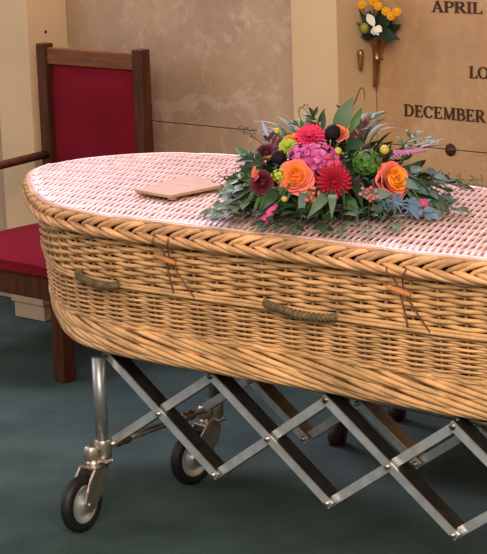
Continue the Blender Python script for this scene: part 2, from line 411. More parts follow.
for yr, sg in ((NR, 1), (FR, 1)):
    for i in range(4):
        # falling arm: channel section with a bright narrow face and a deep flange coloured dark for its reflection
        p, q = ext((XN[i], 0, ZT+.022), (XN[i+1], 0, ZB), .010)
        t = (q-p).normalized(); n = V((-t.z, 0, t.x))
        if n.z < 0: n = -n
        b = MB(); bar3(b, p, q, .020, yr-.022, yr-.017)
        bar3(b, p+n*.0085, q+n*.0085, .003, yr-.017, yr+.026, 1)
        b.build('scissor_arm', [M['steel'], M['steel_dark']], TR)
        # rising arm: flat bar behind it, its underside in the darkened steel
        p, q = ext((XN[i], 0, ZB+(.02 if i == 0 else 0)), (XN[i+1], 0, ZT+.022), .008)
        b = MB(); bar3(b, p, q, .022, yr-.006, yr+.004)
        t = (q-p).normalized(); n = V((-t.z, 0, t.x)); n = -n if n.z > 0 else n
        bar3(b, p+n*.0095, q+n*.0095, .003, yr+.004, yr+.018, 1)
        b.build('scissor_arm', [M['steel'], M['steel_dark']], TR)
    for i in range(4):
        xm, zm = (XN[i]+XN[i+1])/2, (ZB+ZT+.022)/2
        for (x, z) in ((xm, zm), (XN[i+1], ZB)):
            b = MB(); b.tube([(x, yr-.030, z), (x, yr+.008, z)], .0058, 10)
            b.tube([(x, yr-.027, z), (x, yr-.021, z)], .0078, 6); b.build('bolt', M['cast'], TR)
# top rails and rollers that carry the coffin
for y in (.085, .385):
    b = MB(); b.tube([(.03,y,.4495),(1.42,y,.4495)], .008, 10); b.build('top_rail', M['steel_dark'], TR)
for x in XN:
    b = MB(); b.tube([(x,.02,.4495),(x,.43,.4495)], .008, 10); b.build('top_crossbar', M['steel_dark'], TR)

# ------------------------------------------------------------------ wicker coffin
OUT = [(-.530,.40),(-.516,.30),(-.460,.212),(-.365,.125),(-.228,.017),(-.093,-.062),(.03,-.090),(.141,-.098),(.3,-.092),(.45,-.082),(.60,-.070),(.74,-.060),(.88,-.054),(1.0,-.046),(1.10,-.038),
       (1.22,-.022),(1.33,.008),(1.42,.06),(1.50,.14),(1.54,.25),(1.53,.37),(1.47,.48),(1.38,.55),(1.26,.60),(1.12,.63),(.95,.655),(.773,.675),(.65,.700),(.5,.725),(.34,.748),(.17,.763),(.02,.767),(-.126,.755),(-.24,.735),(-.345,.69),(-.43,.615),(-.497,.51)]
def catmull(pts, per=24):
    o = []; n = len(pts)
    for i in range(n):
        p0, p1, p2, p3 = [V(pts[(i+k-1) % n]) for k in range(4)]
        for j in range(per):
            t = j/per
            o.append(.5*((2*p1) + (p2-p0)*t + (2*p0-5*p1+4*p2-p3)*t*t + (3*p1-p0-3*p2+p3)*t**3))
    return o
NS = 72                      # stakes round the basket
RES = 12                     # samples per stake spacing in the table
def table(pts, n):
    P = catmull(pts)
    for _ in range(30):      # soften the control polygon
        P = [(P[i-1]+P[i]*2+P[(i+1) % len(P)])*.25 for i in range(len(P))]
    L = [0]
    for i in range(len(P)): L.append(L[-1] + (P[(i+1) % len(P)]-P[i]).length)
    tot = L[-1]; o = []; j = 0
    for k in range(n):
        d = tot*k/n
        while L[j+1] < d: j += 1
        f = (d-L[j])/(L[j+1]-L[j]); o.append(P[j].lerp(P[(j+1) % len(P)], f))
    nor = []
    for k in range(n):
        t = (o[(k+2) % n]-o[k-2]).normalized(); nor.append(V((t.y, -t.x)))
    return o, nor, tot
NT = NS*RES
TP, TNn, PERIM = table(OUT, NT)
def at(s, inset, z):
    """point at stake coordinate s, inset inwards from the rim line, height z"""
    q = (s % NS)*RES; i = int(q) % NT; f = q-int(q); j = (i+1) % NT
    p = TP[i].lerp(TP[j], f); n = TNn[i].lerp(TNn[j], f).normalized()
    return V((p.x-n.x*inset, p.y-n.y*inset, z)), V((n.x, n.y, 0))
CO = thing('wicker_coffin', 'long honey-coloured wicker coffin with plaited rim resting on the trolley', 'coffin', (.5,.33,.462))
def inset_at(z):
    K = [(.460,.078),(.50,.066),(.53,.060),(.58,.056),(.66,.050),(.672,.046),(.74,.040),(.80,.034),(.86,.030)]
    for (a, i), (c, j) in zip(K, K[1:]):
        if z <= c: return i + (j-i)*max(0, (z-a))/(c-a)
    return K[-1][1]
def nz(s, k, sc=1.0): return noise.noise(V((s*.7*sc, k*3.17, 1.3)))
# upper band of randing
def rows(z0, z1, nrow, a, bb, amp, sub, seed, par, spc=1):
    mb = MB(); ns = NS//1
    for k in range(nrow):
        z = z0 + (z1-z0)*(k+.5)/nrow; pts = []; outs = []
        for i in range(ns*sub):
            s = i/sub
            wv = math.cos(PI*s*spc + PI*k)
            wv = math.copysign(abs(wv)**1.45, wv)
            p, n = at(s, inset_at(z) - amp*wv, z + (z1-z0)/nrow*.22*nz(s, k+seed))
            pts.append(p); outs.append(n)
        mb.loopsweep(pts, outs, a, bb, 6)
    return mb
rows(.678, .800, 12, .0056, .0054, .0080, 8, 0, CO).build('upper_weave', M['wicker'], CO, label='coarse open willow weave below the lid')
rows(.556, .662, 17, .0046, .0034, .0064, 8, 50, CO).build('lower_weave', M['wicker'], CO, label='finer close willow weave of the lower half')
mb = MB()
for i in range(NS):
    pts = [at(i, inset_at(z)+.001, z)[0] for z in (.50,.56,.62,.668,.74,.800)]
    mb.tube(pts, .0044, 6)
mb.build('stakes', M['stake'], CO)
# interior wall behind the weave, painted dark for shade; floor of the basket
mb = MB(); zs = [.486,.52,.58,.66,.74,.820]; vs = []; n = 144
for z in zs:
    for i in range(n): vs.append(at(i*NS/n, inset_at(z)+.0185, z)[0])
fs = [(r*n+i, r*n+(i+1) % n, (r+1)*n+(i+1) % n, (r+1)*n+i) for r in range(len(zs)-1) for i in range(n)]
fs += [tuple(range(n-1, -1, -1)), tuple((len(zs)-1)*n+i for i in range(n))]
mb.add(vs, fs); mb.build('shade_lining', M['shade_lining'], CO)
# seam ledge: two rods round the basket
for (z, ins, r) in ((.6735,.0395,.0050), (.6655,.0375,.0052)):
    mb = MB(); pts = []; outs = []
    for i in range(NS*4):
        p, nn = at(i/4, ins+.0015*nz(i/4, z*100), z+.0012*nz(i/8, z*90)); pts.append(p); outs.append(nn)
    mb.loopsweep(pts, outs, r, r*.9, 8); mb.build('seam_rod', M['wicker'], CO)
# waling: long diagonal rods overlapping round the foot
def wale(zt, zb, insT, insB, rad, length, bulge, step, name, up=False, par=CO, m=M['wicker'], shift=0., tuck=.008, jit=.7):
    mb = MB(); k = 0; s = 0.
    while s < NS:
        pts = []; rr = []
        N = 12; L = length*(1+jit*.3*(random.random()-.5)); j1 = (random.random()-.5)*jit*.010
        for i in range(N+1):
            f = i/N; z = zt+(zb-zt)*(f if not up else 1-f) + j1
            e = math.sin(PI*min(1, max(0, f)))**.55
            ins = (insT+(insB-insT)*(f if not up else 1-f)) + tuck*(1-e) - bulge*e
            pts.append(at(s+shift+L*f, ins, z)[0]); rr.append(rad*(.72+.28*e))
        mb.tube(pts, rr, 7)
        s += step; k += 1
    return mb.build(name, m, par)
wale(.571, .553, .058, .058, .0056, 3.4, .002, 1., 'waling')
wale(.560, .512, .058, .062, .0068, 3.7, .006, 1., 'waling', shift=.2, tuck=.012)
wale(.527, .482, .062, .068, .0070, 3.5, .007, 1., 'waling', shift=.55, tuck=.012)
wale(.500, .4715, .068, .078, .0070, 3.3, .008, 1., 'foot_border', shift=.1, tuck=.012, jit=.2)
mb = MB(); pts = []; outs = []
for (z, ins) in ((.545,.066),(.520,.069),(.495,.075),(.480,.086)):
    pts = []; outs = []
    for i in range(NS*2):
        p, nn = at(i/2, ins, z); pts.append(p); outs.append(nn)
    mb.loopsweep(pts, outs, .004, .013, 8)
mb.build('foot_core', M['stake'], CO)

# ---- lid
LID = MB()
zl = .846
def inside_hit(px, py, dx, dy, ins):
    """chord of the inset outline along a line"""
    hits = []
    poly = IN[ins]
    for i in range(len(poly)):
        a, c = poly[i], poly[(i+1) % len(poly)]
        ex, ey = c.x-a.x, c.y-a.y; den = dx*ey-dy*ex
        if abs(den) < 1e-12: continue
        t = ((a.x-px)*ey-(a.y-py)*ex)/den; u = ((a.x-px)*dy-(a.y-py)*dx)/den
        if 0 <= u < 1: hits.append(t)
    hits.sort(); return hits
IN = {.016: [at(i*NS/240, .016, 0)[0] for i in range(240)], .022: [at(i*NS/240, .022, 0)[0] for i in range(240)]}
wd = V((-.27, .963)).normalized(); sd = V((wd.y, -wd.x))     # weavers cross the lid on a slight slant
pitch = .0082; sp = .062; k = 0; q = -1.2
def dome(x, y): return zl + .006*(1-((y-.33)/.45)**2)*(1-((x-.5)/1.15)**4)
while q < 2.2:
    p0 = V((.5, .33)) + sd*q*1.0
    h = inside_hit(p0.x, p0.y, wd.x, wd.y, .016)
    if len(h) >= 2:
        t0, t1 = h[0], h[-1]; n = max(4, int((t1-t0)/.0125)); pts = []
        ph = random.uniform(-.05, .05)
        for i in range(n+1):
            t = t0+(t1-t0)*i/n; 
            x, y = p0.x+wd.x*t, p0.y+wd.y*t
            qs = (t + .10*q)/sp
            wv = math.cos(PI*qs+PI*k); wv = math.copysign(abs(wv)**1.3, wv)
            e = min(1, min(i, n-i)/3)
            jx = .0022*noise.noise(V((t*9, q*40, 3)))
            pts.append((x+sd.x*jx, y+sd.y*jx, dome(x, y) + .0036*wv*e - .004*(1-e)))
        if n > 3: LID.tube(pts, .0040, 6)
    q += pitch; k += 1
lid = LID.build('lid', M['wicker_lid'], CO, label='pale woven willow lid, its pink partly light put into the colour')
mb = MB(); qt = -1.2
for m in range(-12, 26):
    # lid stakes run lengthwise under the weavers
    c = V((.5,.33)) + wd*(m*sp)
    for (dx, dy) in ((sd.x, sd.y),):
        h = inside_hit(c.x, c.y, dx, dy, .022)
        if len(h) >= 2:
            pts = []
            for i in range(25):
                t = h[0]+(h[-1]-h[0])*i/24; x, y = c.x+dx*t - wd.x*.10*t*0, c.y+dy*t; pts.append((x, y, dome(x, y)-.001))
            mb.tube(pts, .0040, 6)
mb.build('lid_stakes', M['stake'], lid)
mb = MB(); vs = []
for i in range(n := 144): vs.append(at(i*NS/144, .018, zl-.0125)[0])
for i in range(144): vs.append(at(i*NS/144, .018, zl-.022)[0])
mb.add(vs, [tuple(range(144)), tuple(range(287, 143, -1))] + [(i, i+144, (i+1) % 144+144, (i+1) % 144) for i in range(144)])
mb.build('lid_shade_lining', M['shade_lining'], lid)
# edge rods on the lid's shoulder
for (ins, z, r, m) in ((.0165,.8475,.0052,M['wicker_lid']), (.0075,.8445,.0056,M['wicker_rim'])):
    mb = MB(); s = 0.
    while s < NS:
        L = 7.5+random.random(); pts = []; rr = []
        for i in range(23):
            f = i/22; e = min(1, 5*f, 5*(1-f)); w_ = random.random()*0
            pts.append(at(s+L*f, ins+.004*(1-e)*0+.003*(.5-f), z-.003*(1-e)+.002*(.5-f))[0]); rr.append(r*(.65+.35*e))
        mb.tube(pts, rr, 7, m and 0); s += 6.5
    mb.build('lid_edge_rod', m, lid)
# plaited rim: herringbone of paired rods
mb = MB(); s = 0.; st = .86
while s < NS-.3:
    for dq in (0, .30):
        # upper limb: rises to the right and lies over the lid's edge
        pts = []; rr = []
        for i in range(11):
            f = i/10; e = math.sin(PI*f)**.5
            z = .812 + .0290*math.sin(PI*.5*min(1, f*1.15)) + dq*.016*(f-.4) ; ins = .016*(1-e) - .0045*e + .012*f*f + dq*.006
            pts.append(at(s+dq+1.55*f, ins, z)[0]); rr.append(.0062*(.6+.4*e))
        mb.tube(pts, rr, 7)
        # lower limb: falls to the right
        pts = []; rr = []
        for i in range(13):
            f = i/12; e = math.sin(PI*f)**.5
            z = .825 - .034*f**.9 - dq*.012*(1-f); ins = .016*(1-e) - .0050*e + .014*f*f
            pts.append(at(s+dq+.10+1.9*f, ins, z)[0]); rr.append(.0064*(.6+.4*e))
        mb.tube(pts, rr, 7)
    s += st
mb.build('plaited_rim', M['wicker_rim'], CO, label='thick plaited rim in warmer willow')

# ---- rope handles on the seam
def wrapped(pts, r, name='rope_handle'):
    P = catmull_open(pts, 12); mb = MB(); rr = []
    for i in range(len(P)):
        f = i/(len(P)-1); rr.append(r*(.55+.45*math.sin(PI*min(1, max(0, f)))**.35))
    mb.tube(P, [q*.86 for q in rr], 10)
    # cord turns wound round it
    n = 26
    for k in range(n):
        f = (k+.5)/n*(len(P)-1); i = int(f); p = P[i].lerp(P[min(i+1, len(P)-1)], f-i)
        t = (P[min(i+1, len(P)-1)]-P[max(i-1, 0)]).normalized(); a = t.orthogonal().normalized(); c = t.cross(a); R_ = rr[i]*.98
        ring = [p + (a*math.cos(2*PI*j/12) + c*math.sin(2*PI*j/12))*R_ + t*(.002*math.cos(2*PI*j/12)) for j in range(12)]
        mb.tube(ring, .0021, 5, closed=True)
    return mb.build(name, M['rope'], CO)
def catmull_open(pts, per=8):
    pts = [V(p) for p in pts]; pts = [pts[0]*2-pts[1]] + pts + [pts[-1]*2-pts[-2]]; o = []
    for i in range(1, len(pts)-2):
        p0, p1, p2, p3 = pts[i-1:i+3]
        for j in range(per):
            t = j/per; o.append(.5*((2*p1) + (p2-p0)*t + (2*p0-5*p1+4*p2-p3)*t*t + (3*p1-p0-3*p2+p3)*t**3))
    o.append(pts[-2]); return o
def S(x, far=False):
    """stake coordinate of the near (or far) side at lengthwise position x"""
    best = min((k for k in range(NT) if (TP[k].y > .33) == far), key=lambda k: abs(TP[k].x-x)); return best/RES
def side(x, z, out=0., far=False):
    p, n = at(S(x, far), inset_at(z)-out, z); return p
for x0, x1, far in ((-.005,.160,False), (.605,.812,False), (1.30,1.44,False), (.0,.17,True), (.60,.80,True), (1.12,1.28,True)):
    w = x1-x0
    wrapped([side(x0, .680, .000, far), side(x0+w*.08, .679, .020, far), side(x0+w*.3, .674, .030, far), side(x0+w*.6, .667, .032, far), side(x0+w*.9, .668, .024, far), side(x1, .670, .000, far)], .0095)
# ---- toggle fastenings: two crossing cords and a wooden peg
def fastening(x, far=False):
    g = bpy.data.objects.new('toggle_fastening', None); C.objects.link(g); g.empty_display_size = .03
    g.parent = CO; g.matrix_basis = CO.matrix_basis.inverted()
    for pts in (((x-.022,.812,.040),(x-.020,.800,.046),(x-.012,.785,.030),(x-.006,.76,.024),(x-.003,.72,.018),(x+.002,.672,.014)),
                ((x+.026,.814,.040),(x+.022,.800,.046),(x+.012,.780,.031),(x+.012,.755,.025),(x+.035,.71,.018),(x+.064,.666,.014))):
        P = catmull_open([side(a, z, o, far) for a, z, o in pts], 5)
        mb = MB(); mb.tube(P, .0021, 6); mb.build('cord', M['leather'], g)
    a, c = side(x-.036, .765, .028, far), side(x+.028, .752, .030, far)
    t = [a.lerp(c, f) for f in (0, .04, .12, .5, .88, .96, 1)]
    mb = MB(); mb.tube(t, [.003,.0050,.0062,.0066,.0062,.0050,.003], 10); mb.build('toggle', M['toggle'], g)
for x in (.338, .998): fastening(x); fastening(x, True)

# ------------------------------------------------------------------ thin wooden plaque on the lid
PB = [(.068,.100), (.205,.086), (.222,.270), (.042,.342)]
PL = thing('wooden_plaque', 'thin pale wooden plaque lying flat on the lid left of the flowers', 'plaque', (.13,.2,.860))
b = MB()
def prism(b, poly, z0, z1, mi=0):
    n = len(poly); vs = [(x, y, z0) for x, y in poly] + [(x, y, z1) for x, y in poly]
    b.add(vs, [tuple(range(n-1, -1, -1)), tuple(range(n, 2*n))] + [(i, (i+1) % n, (i+1) % n+n, i+n) for i in range(n)], mi, False)
prism(b, PB, .8665, .8745); b.build('board', M['plaque'], PL, .0012)
cx = sum(p[0] for p in PB)/4; cy = sum(p[1] for p in PB)/4
for px, py in PB:
    b = MB(); x, y = cx+(px-cx)*.86, cy+(py-cy)*.86
    b.box((x-.008, y-.008, .8605), (x+.008, y+.008, .8665)); b.build('foot', M['plaque'], PL)

# ------------------------------------------------------------------ flowers
def fm(name, col, rough=.6, col2=None, vs=40, isl=.15): return mat(name, col, rough, col2=col2, vscale=vs, island=isl, spec=.3)
F = dict(
    rose_in=fm('rose_orange', (.90,.24,.03), col2=(.93,.32,.07), isl=.08), rose_out=fm('rose_pink_edge', (.80,.15,.14), col2=(.85,.22,.12), isl=.1),
    yelrose=fm('rose_yellow', (.92,.36,.03)), peach=fm('peach', (.85,.27,.07)),
    crimson=fm('crimson_petal', (.40,.008,.028)), hot=fm('hot_pink', (.72,.035,.12)), magenta=fm('magenta_petal', (.50,.045,.19), col2=(.58,.09,.26)),
    orchid=fm('orchid_pink', (.58,.14,.42)), burg=fm('burgundy_petal', (.12,.012,.028)), plum=fm('plum_leaf', (.085,.020,.030)), pod=fm('black_pod', (.008,.005,.009), .8),
    lime=fm('lime_petal', (.38,.50,.06)), green=fm('fresh_green', (.065,.17,.02)), yell=fm('yellow_ball', (.55,.45,.06)),
    spike=fm('mauve_spike', (.55,.20,.42)), white=fm('white_petal', (.75,.72,.60)), blue=fm('steel_blue', (.13,.21,.33)), pale_blue=fm('pale_blue', (.30,.36,.55)),
    berry=fm('pink_berry', (.62,.16,.16)), ocher=fm('ochre_seed', (.36,.20,.05)),
    leaf=fm('dark_leaf', (.018,.048,.017), .5, isl=.35), leaf2=fm('mid_leaf', (.055,.125,.032), .45, isl=.25), euc=fm('eucalyptus', (.095,.15,.085), .55, isl=.2), eucb=fm('blue_eucalyptus', (.11,.175,.165), .55, isl=.2), twig=fm('dark_twig', (.07,.035,.02)),
    golden=fm('golden_petal', (.88,.42,.01)), wleaf=fm('vase_leaf', (.015,.028,.015)), bud=fm('green_bud', (.33,.32,.05)),
)
def frame(p, n, spin=0.):
    n = V(n).normalized(); a = n.orthogonal().normalized(); c = n.cross(a)
    R = Matrix((a, c, n)).transposed().to_4x4()
    return Matrix.Translation(p) @ R @ Matrix.Rotation(spin, 4, 'Z')
def petal(b, T, L, W, lift, cup=.25, curl=0., az=0., r0=.0, mi=0, z0=0., nl=5, nw=4, tip=.6, flat_tip=False):
    """petal from the centre outwards: lift = angle from horizontal in rad"""
    vs = []
    for i in range(nl+1):
        f = i/nl
        a = lift - curl*f
        rr = r0 + L*sum(math.cos(lift-curl*(j+.5)/nl) for j in range(i))/nl
        zz = z0 + L*sum(math.sin(lift-curl*(j+.5)/nl) for j in range(i))/nl
        w = W*(math.sin(PI*min(1, .12+f*.80))**tip) if not flat_tip else W*(.35+.65*math.sin(PI*.5*min(1, f*1.5)))*(1 if f < .95 else .8)
        for j in range(nw+1):
            g = 2*j/nw-1
            x, y, z = rr - math.sin(a)*cup*w*g*g*-1*-.5, g*w*.5, zz + math.cos(a)*cup*w*g*g
            if flat_tip:
                q_ = 1-.30*g*g*f; x = r0+(x-r0)*q_; z = z0+(z-z0)*q_
            p = V((x, y, z)); p = Matrix.Rotation(az, 4, 'Z') @ p; vs.append(T @ p)
    fs = []
    for i in range(nl):
        for j in range(nw):
            q = i*(nw+1)+j; fs.append((q, q+1, q+nw+2, q+nw+1))
    b.add(vs, fs, mi)
def rose(T, R, m_in, m_out, par, label, name='rose'):
    b = MB(); az = 0
    for ring in range(9):
        f = ring/8; cnt = [2,3,3,4,5,5,6,6,7][ring]
        for k in range(cnt):
            az = 2*PI*k/cnt + ring*.83
            r0 = R*(.03+.52*f); lift = 1.55-.50*f-.42*f**4; L = R*(.55+.16*f); W = R*(.38+.68*f)
            petal(b, T, L, W, lift+random.uniform(-.05,.05), cup=.16, curl=.10+.75*f**2, az=az, r0=r0, z0=R*(-.02-.42*f), mi=0 if f < .7 else 1, flat_tip=True, nl=6, nw=6)
    b.lathe([(R*.05,-R*.55),(R*.35,-R*.5),(R*.52,-.25*R),(R*.50,-.05*R),(R*.2,R*.15)], 12, 0, T)
    return b.build(name, [m_in, m_out], par, label=label)
def daisy(T, R, layers, m, par, name, label, wid=.16, core=None, cm=None):
    b = MB()
    for l, (cnt, lift, sc) in enumerate(layers):
        for k in range(cnt):
            petal(b, T, R*sc*random.uniform(.93,1.05), R*wid, lift+random.uniform(-.07,.07), cup=.5, curl=.35, az=2*PI*(k+.5*(l % 2))/cnt+random.uniform(-.04,.04), r0=R*.08, nl=4, nw=2, z0=l*R*.05, mi=0)
    b.lathe([(R*.06,-R*.35),(R*.35,-R*.15),(R*.3,R*.05),(R*.05,R*.16)], 10, 1 if cm else 0, T)
    return b.build(name, [m, cm or m], par, label=label)
def floret_cluster(T, R, n, m, m2, par, name, label, fr=.22):
    b = MB()
    for k in range(n):
        u = 1-(k+.5)/n*1.05; a = k*2.399; rr = math.sqrt(max(0, 1-u*u)); d = V((rr*math.cos(a), rr*math.sin(a), u)); d += V([random.uniform(-.1,.1) for _ in range(3)])
        Tf = T @ frame(d*R*random.uniform(.88,1.02), d, random.random()*6)
        for q in range(4): petal(b, Tf, R*fr, R*fr*1.15, .25, cup=.15, curl=.3, az=q*PI/2, nl=3, nw=2, mi=0 if random.random() < .7 else 1)
    b.lathe([(R*.1,-R*.5),(R*.6,-R*.25),(R*.75,.1*R),(R*.4,R*.6),(R*.05,R*.75)], 12, 1, T)
    return b.build(name, [m, m2], par, label=label)
def ball(T, R, m, par, name, label=None, n=60, bump=.12):
    b = MB(); n1, n2 = 16, 10; vs = []
    for i in range(n2+1):
        for j in range(n1):
            th = PI*i/n2; w = 2*PI*(j+.5*(i % 2))/n1; r = R*(1+(bump if (i+j) % 2 else -bump*.6))
            vs.append(T @ V((r*math.sin(th)*math.cos(w), r*math.sin(th)*math.sin(w), r*math.cos(th))))
    fs = [(i*n1+j, i*n1+(j+1) % n1, (i+1)*n1+(j+1) % n1, (i+1)*n1+j) for i in range(n2) for j in range(n1)]
    b.add(vs, fs); b.tube([T @ V((0,0,-R*.8)), T @ V((0,0,-R*3))], R*.14, 6)
    return b.build(name, m, par, label=label)
def leafat(b, base, tip, W, up=(0,0,1), sag=.12, mi=0, fold=.18, shape=.75, nl=8):
    base, tip = V(base), V(tip); d = tip-base; L = d.length
    if L < 1e-5: return
    t = d/L; u = V(up); u = (u-t*u.dot(t))
    if u.length < 1e-3: u = t.orthogonal()
    u.normalize(); s = t.cross(u); vs = []
    for i in range(nl+1):
        f = i/nl; w = W*math.sin(PI*(f**shape*.96+.02))*.5; c = base + d*f + u*(sag*L*4*f*(1-f))
        for g in (-1,-.5,0,.5,1): vs.append(c + s*(g*w) + u*(abs(g)*fold*w))
    fs = [(i*5+j, i*5+j+1, (i+1)*5+j+1, (i+1)*5+j) for i in range(nl) for j in range(4)]
    b.add(vs, fs, mi)
def sprig(base, tip, kind, par, n=9, lw=.02, ll=.045, m=None, label=None, name=None, up=(0,-.4,.9), stem_r=.0014, sag=.15):
    base, tip = V(base), V(tip); d = tip-base; L = d.length; t = d.normalized(); u = V(up); u = (u-t*u.dot(t)).normalized(); s = t.cross(u)
    ps = [base + d*f + u*(sag*L*4*f*(1-f)*.5) for f in [i/10 for i in range(11)]]
    b = MB(); b.tube(ps, [stem_r*(1.3-.7*i/10) for i in range(11)], 5, 1)
    for k in range(n):
        f = (k+1)/(n+.3); i = min(9, int(f*10)); p = ps[i].lerp(ps[i+1], f*10-i)
        sd_ = 1 if k % 2 else -1
        if kind == 'single': continue
        q = (s*sd_*random.uniform(.6,1) + t*random.uniform(.5,.9) + u*random.uniform(-.1,.35)).normalized()
        l = ll*random.uniform(.75,1.1)*(1-.35*f); leafat(b, p, p+q*l, lw*(1-.3*f), up=u+s*random.uniform(-.5,.5), sag=random.uniform(.02,.12))
    if kind != 'bare': leafat(b, ps[9], ps[10]+t*ll*.5, lw*.8, up=u)
    return b.build(name or 'leaf_sprig', [m, F['twig'] if kind != 'green' else m], par, label=label)

FA = thing('floral_arrangement', 'mixed flower arrangement of roses, dahlia and eucalyptus resting on the coffin lid', 'flowers', (.617,.203,.8625))
CEN = V((.617,.203,.858))
RD, DD = V((.757,.652,0)).normalized(), V((-.652,.757,0)).normalized()
# dense leafy base
b = MB(); n = 760
for k in range(n):
    u = random.random()**.9; a = random.random()*2*PI; r = math.sqrt(1-u*u)
    d = RD*(.275*r*math.cos(a)) + DD*(.165*r*math.sin(a)) + V((0,0,.170*u)); p = CEN + d*random.uniform(.6,.93)
    q = (d.normalized() + V([random.uniform(-.7,.7) for _ in range(3)])).normalized(); q.z = max(q.z, -.15)
    l = random.uniform(.03,.065); e = p+q*l; e.z = max(e.z, .864); p.z = max(p.z, .864)
    leafat(b, p, e, random.uniform(.010,.022), up=d.normalized(), mi=random.choice((0,0,0,1,2)), nl=5)
# moss-covered tray under the stems
tray = [(math.cos(a)*.9, math.sin(a)*.9) for a in [2*PI*i/28 for i in range(28)]]
vs = []
for (k, z) in ((.80,.8625),(.84,.89),(.72,.95),(.45,.99),(.1,1.0)):
    for (x, y) in tray: p = CEN + RD*(x*.21*k) + DD*(y*.125*k); vs.append((p.x, p.y, z))
N_ = 28; b.add(vs, [(r*N_+i, r*N_+(i+1) % N_, (r+1)*N_+(i+1) % N_, (r+1)*N_+i) for r in range(4) for i in range(N_)] + [tuple(range(N_-1,-1,-1)), tuple(range(4*N_, 5*N_))], 0)
b.build('foliage', [F['leaf'], F['leaf2'], F['plum']], FA, kind='stuff', label='dense dark green leaves filling the arrangement')

CAMV = V((.642,-.733,.225))      # direction the arrangement's front faces
def T_(p, n, k=.35, spin=0.): return frame(V(p), V(n).normalized()*(1-k) + CAMV*k, spin)
rose(T_((.652,.034,.972), (.40,-.72,.57)), .038, F['rose_in'], F['rose_out'], FA, 'large orange rose with pink outer petals at the front')
rose(T_((.825,.186,.955), (.95,-.20,.40), .1), .040, F['yelrose'], F['rose_out'], FA, 'open orange and yellow rose facing right')
rose(T_((.584,.104,1.035), (-.3,-.35,.85)), .030, F['peach'], F['yelrose'], FA, 'peach rose at the back left')
rose(T_((.657,.189,1.055), (.17,-.12,.98)), .024, F['peach'], F['rose_out'], FA, 'small peach rose at the top')
daisy(T_((.729,.078,.958), (.58,-.66,.48)), .040, [(20,.05,1.0),(20,.38,.93),(18,.68,.80),(14,.98,.62),(10,1.25,.45)], F['crimson'], FA, 'dahlia', 'deep crimson dahlia', .24)
daisy(T_((.622,.128,1.045), (.15,-.45,.85)), .037, [(22,.10,1.0),(20,.45,.88),(16,.80,.70),(10,1.1,.5)], F['hot'], FA, 'gerbera', 'hot pink many-petalled gerbera', .22)
floret_cluster(T_((.669,.100,1.000), (.37,-.53,.77)), .043, 40, F['magenta'], F['orchid'], FA, 'hydrangea', 'magenta pink hydrangea head')
floret_cluster(T_((.628,.082,1.012), (.20,-.54,.80)), .026, 22, F['orchid'], F['magenta'], FA, 'hydrangea', 'small orchid pink hydrangea head', .3)
floret_cluster(T_((.705,.100,.990), (.48,-.58,.66)), .028, 22, F['magenta'], F['hot'], FA, 'hydrangea', 'small deep pink hydrangea head', .3)
for p, n, r in (((.597,.040,1.010),(.20,-.62,.76),.0165), ((.622,-.012,.926),(.36,-.87,.33),.0175), ((.668,.155,1.058),(.23,-.23,.95),.0175)):
    ball(T_(p, n), r, F['pod'], FA, 'seed_pod', 'round near-black seed pod', bump=.16)
daisy(T_((.601,.072,1.030), (.10,-.50,.85)), .022, [(16,.2,1.0),(14,.6,.85),(10,1.0,.6)], F['lime'], FA, 'chrysanthemum', 'lime green button chrysanthemum', .26)
floret_cluster(T_((.766,.155,.993), (.60,-.43,.67)), .032, 46, F['green'], F['leaf2'], FA, 'green_sedum', 'bright green sedum head', .24)
floret_cluster(T_((.618,.014,.972), (.20,-.76,.55)), .016, 18, F['lime'], F['yell'], FA, 'green_sedum', 'small lime sedum head left of the orange rose', .3)
for p, r in (((.780,.206,1.018),.0110), ((.508,.144,1.050),.0080), ((.712,.118,1.022),.0085), ((.655,-.012,.925),.0070)):
    ball(T_(p, (.3,-.4,.8)), r, F['yell'], FA, 'billy_button', 'small yellow-green ball flower', bump=.1)
# mauve spike
def spike(p, q, r, m, name, label, n=60):
    p, q = V(p), V(q); b = MB(); b.tube([p, q], r*.45, 8)
    t = (q-p).normalized(); a = t.orthogonal().normalized(); c = t.cross(a)
    for k in range(n):
        f = k/n; w = k*2.399; d = a*math.cos(w)+c*math.sin(w); R_ = r*(1-.55*f)
        o = p.lerp(q, f) + d*R_*.6; b.lathe([(R_*.12,-R_*.3),(R_*.38,0),(R_*.12,R_*.45)], 5, 0, frame(o, d+t*.6))
    b.build(name, m, FA, label=label)
spike((.790,.228,1.006), (.838,.290,1.010), .0095, F['spike'], 'flower_spike', 'mauve flower spike pointing right')
spike((.520,.035,1.000), (.585,.055,1.010), .0080, F['ocher'], 'seed_head', 'tan seed head at the left', 50)
spike((.700,.030,.940), (.722,.020,.885), .0095, F['ocher'], 'seed_head', 'tan seed head hanging at the front', 50)
spike((.800,.300,.925), (.880,.300,.890), .0075, F['spike'], 'flower_spike', 'mauve spike low on the right', 40)
# berries
def berries(p, spread, n, label):
    b = MB(); p = V(p)
    for k in range(n):
        o = p + RD*random.uniform(-1,1)*spread + V((0,0,random.uniform(-1,1)*spread)) - DD*random.uniform(.0,.02)
        b.lathe([(.0003,-.0046),(.0033,-.0030),(.0046,0),(.0033,.0032),(.0003,.0046)], 8, 0, frame(o, (.3,-.5,.6))); b.tube([o, p+DD*.02], .0007, 4, 1)
    b.build('berry_cluster', [F['berry'], F['twig']], FA, label=label)
berries((.708,.028,.930), .022, 16, 'pink berries beneath the orange rose'); berries((.800,.115,.930), .020, 13, 'pink berries below the sedum')
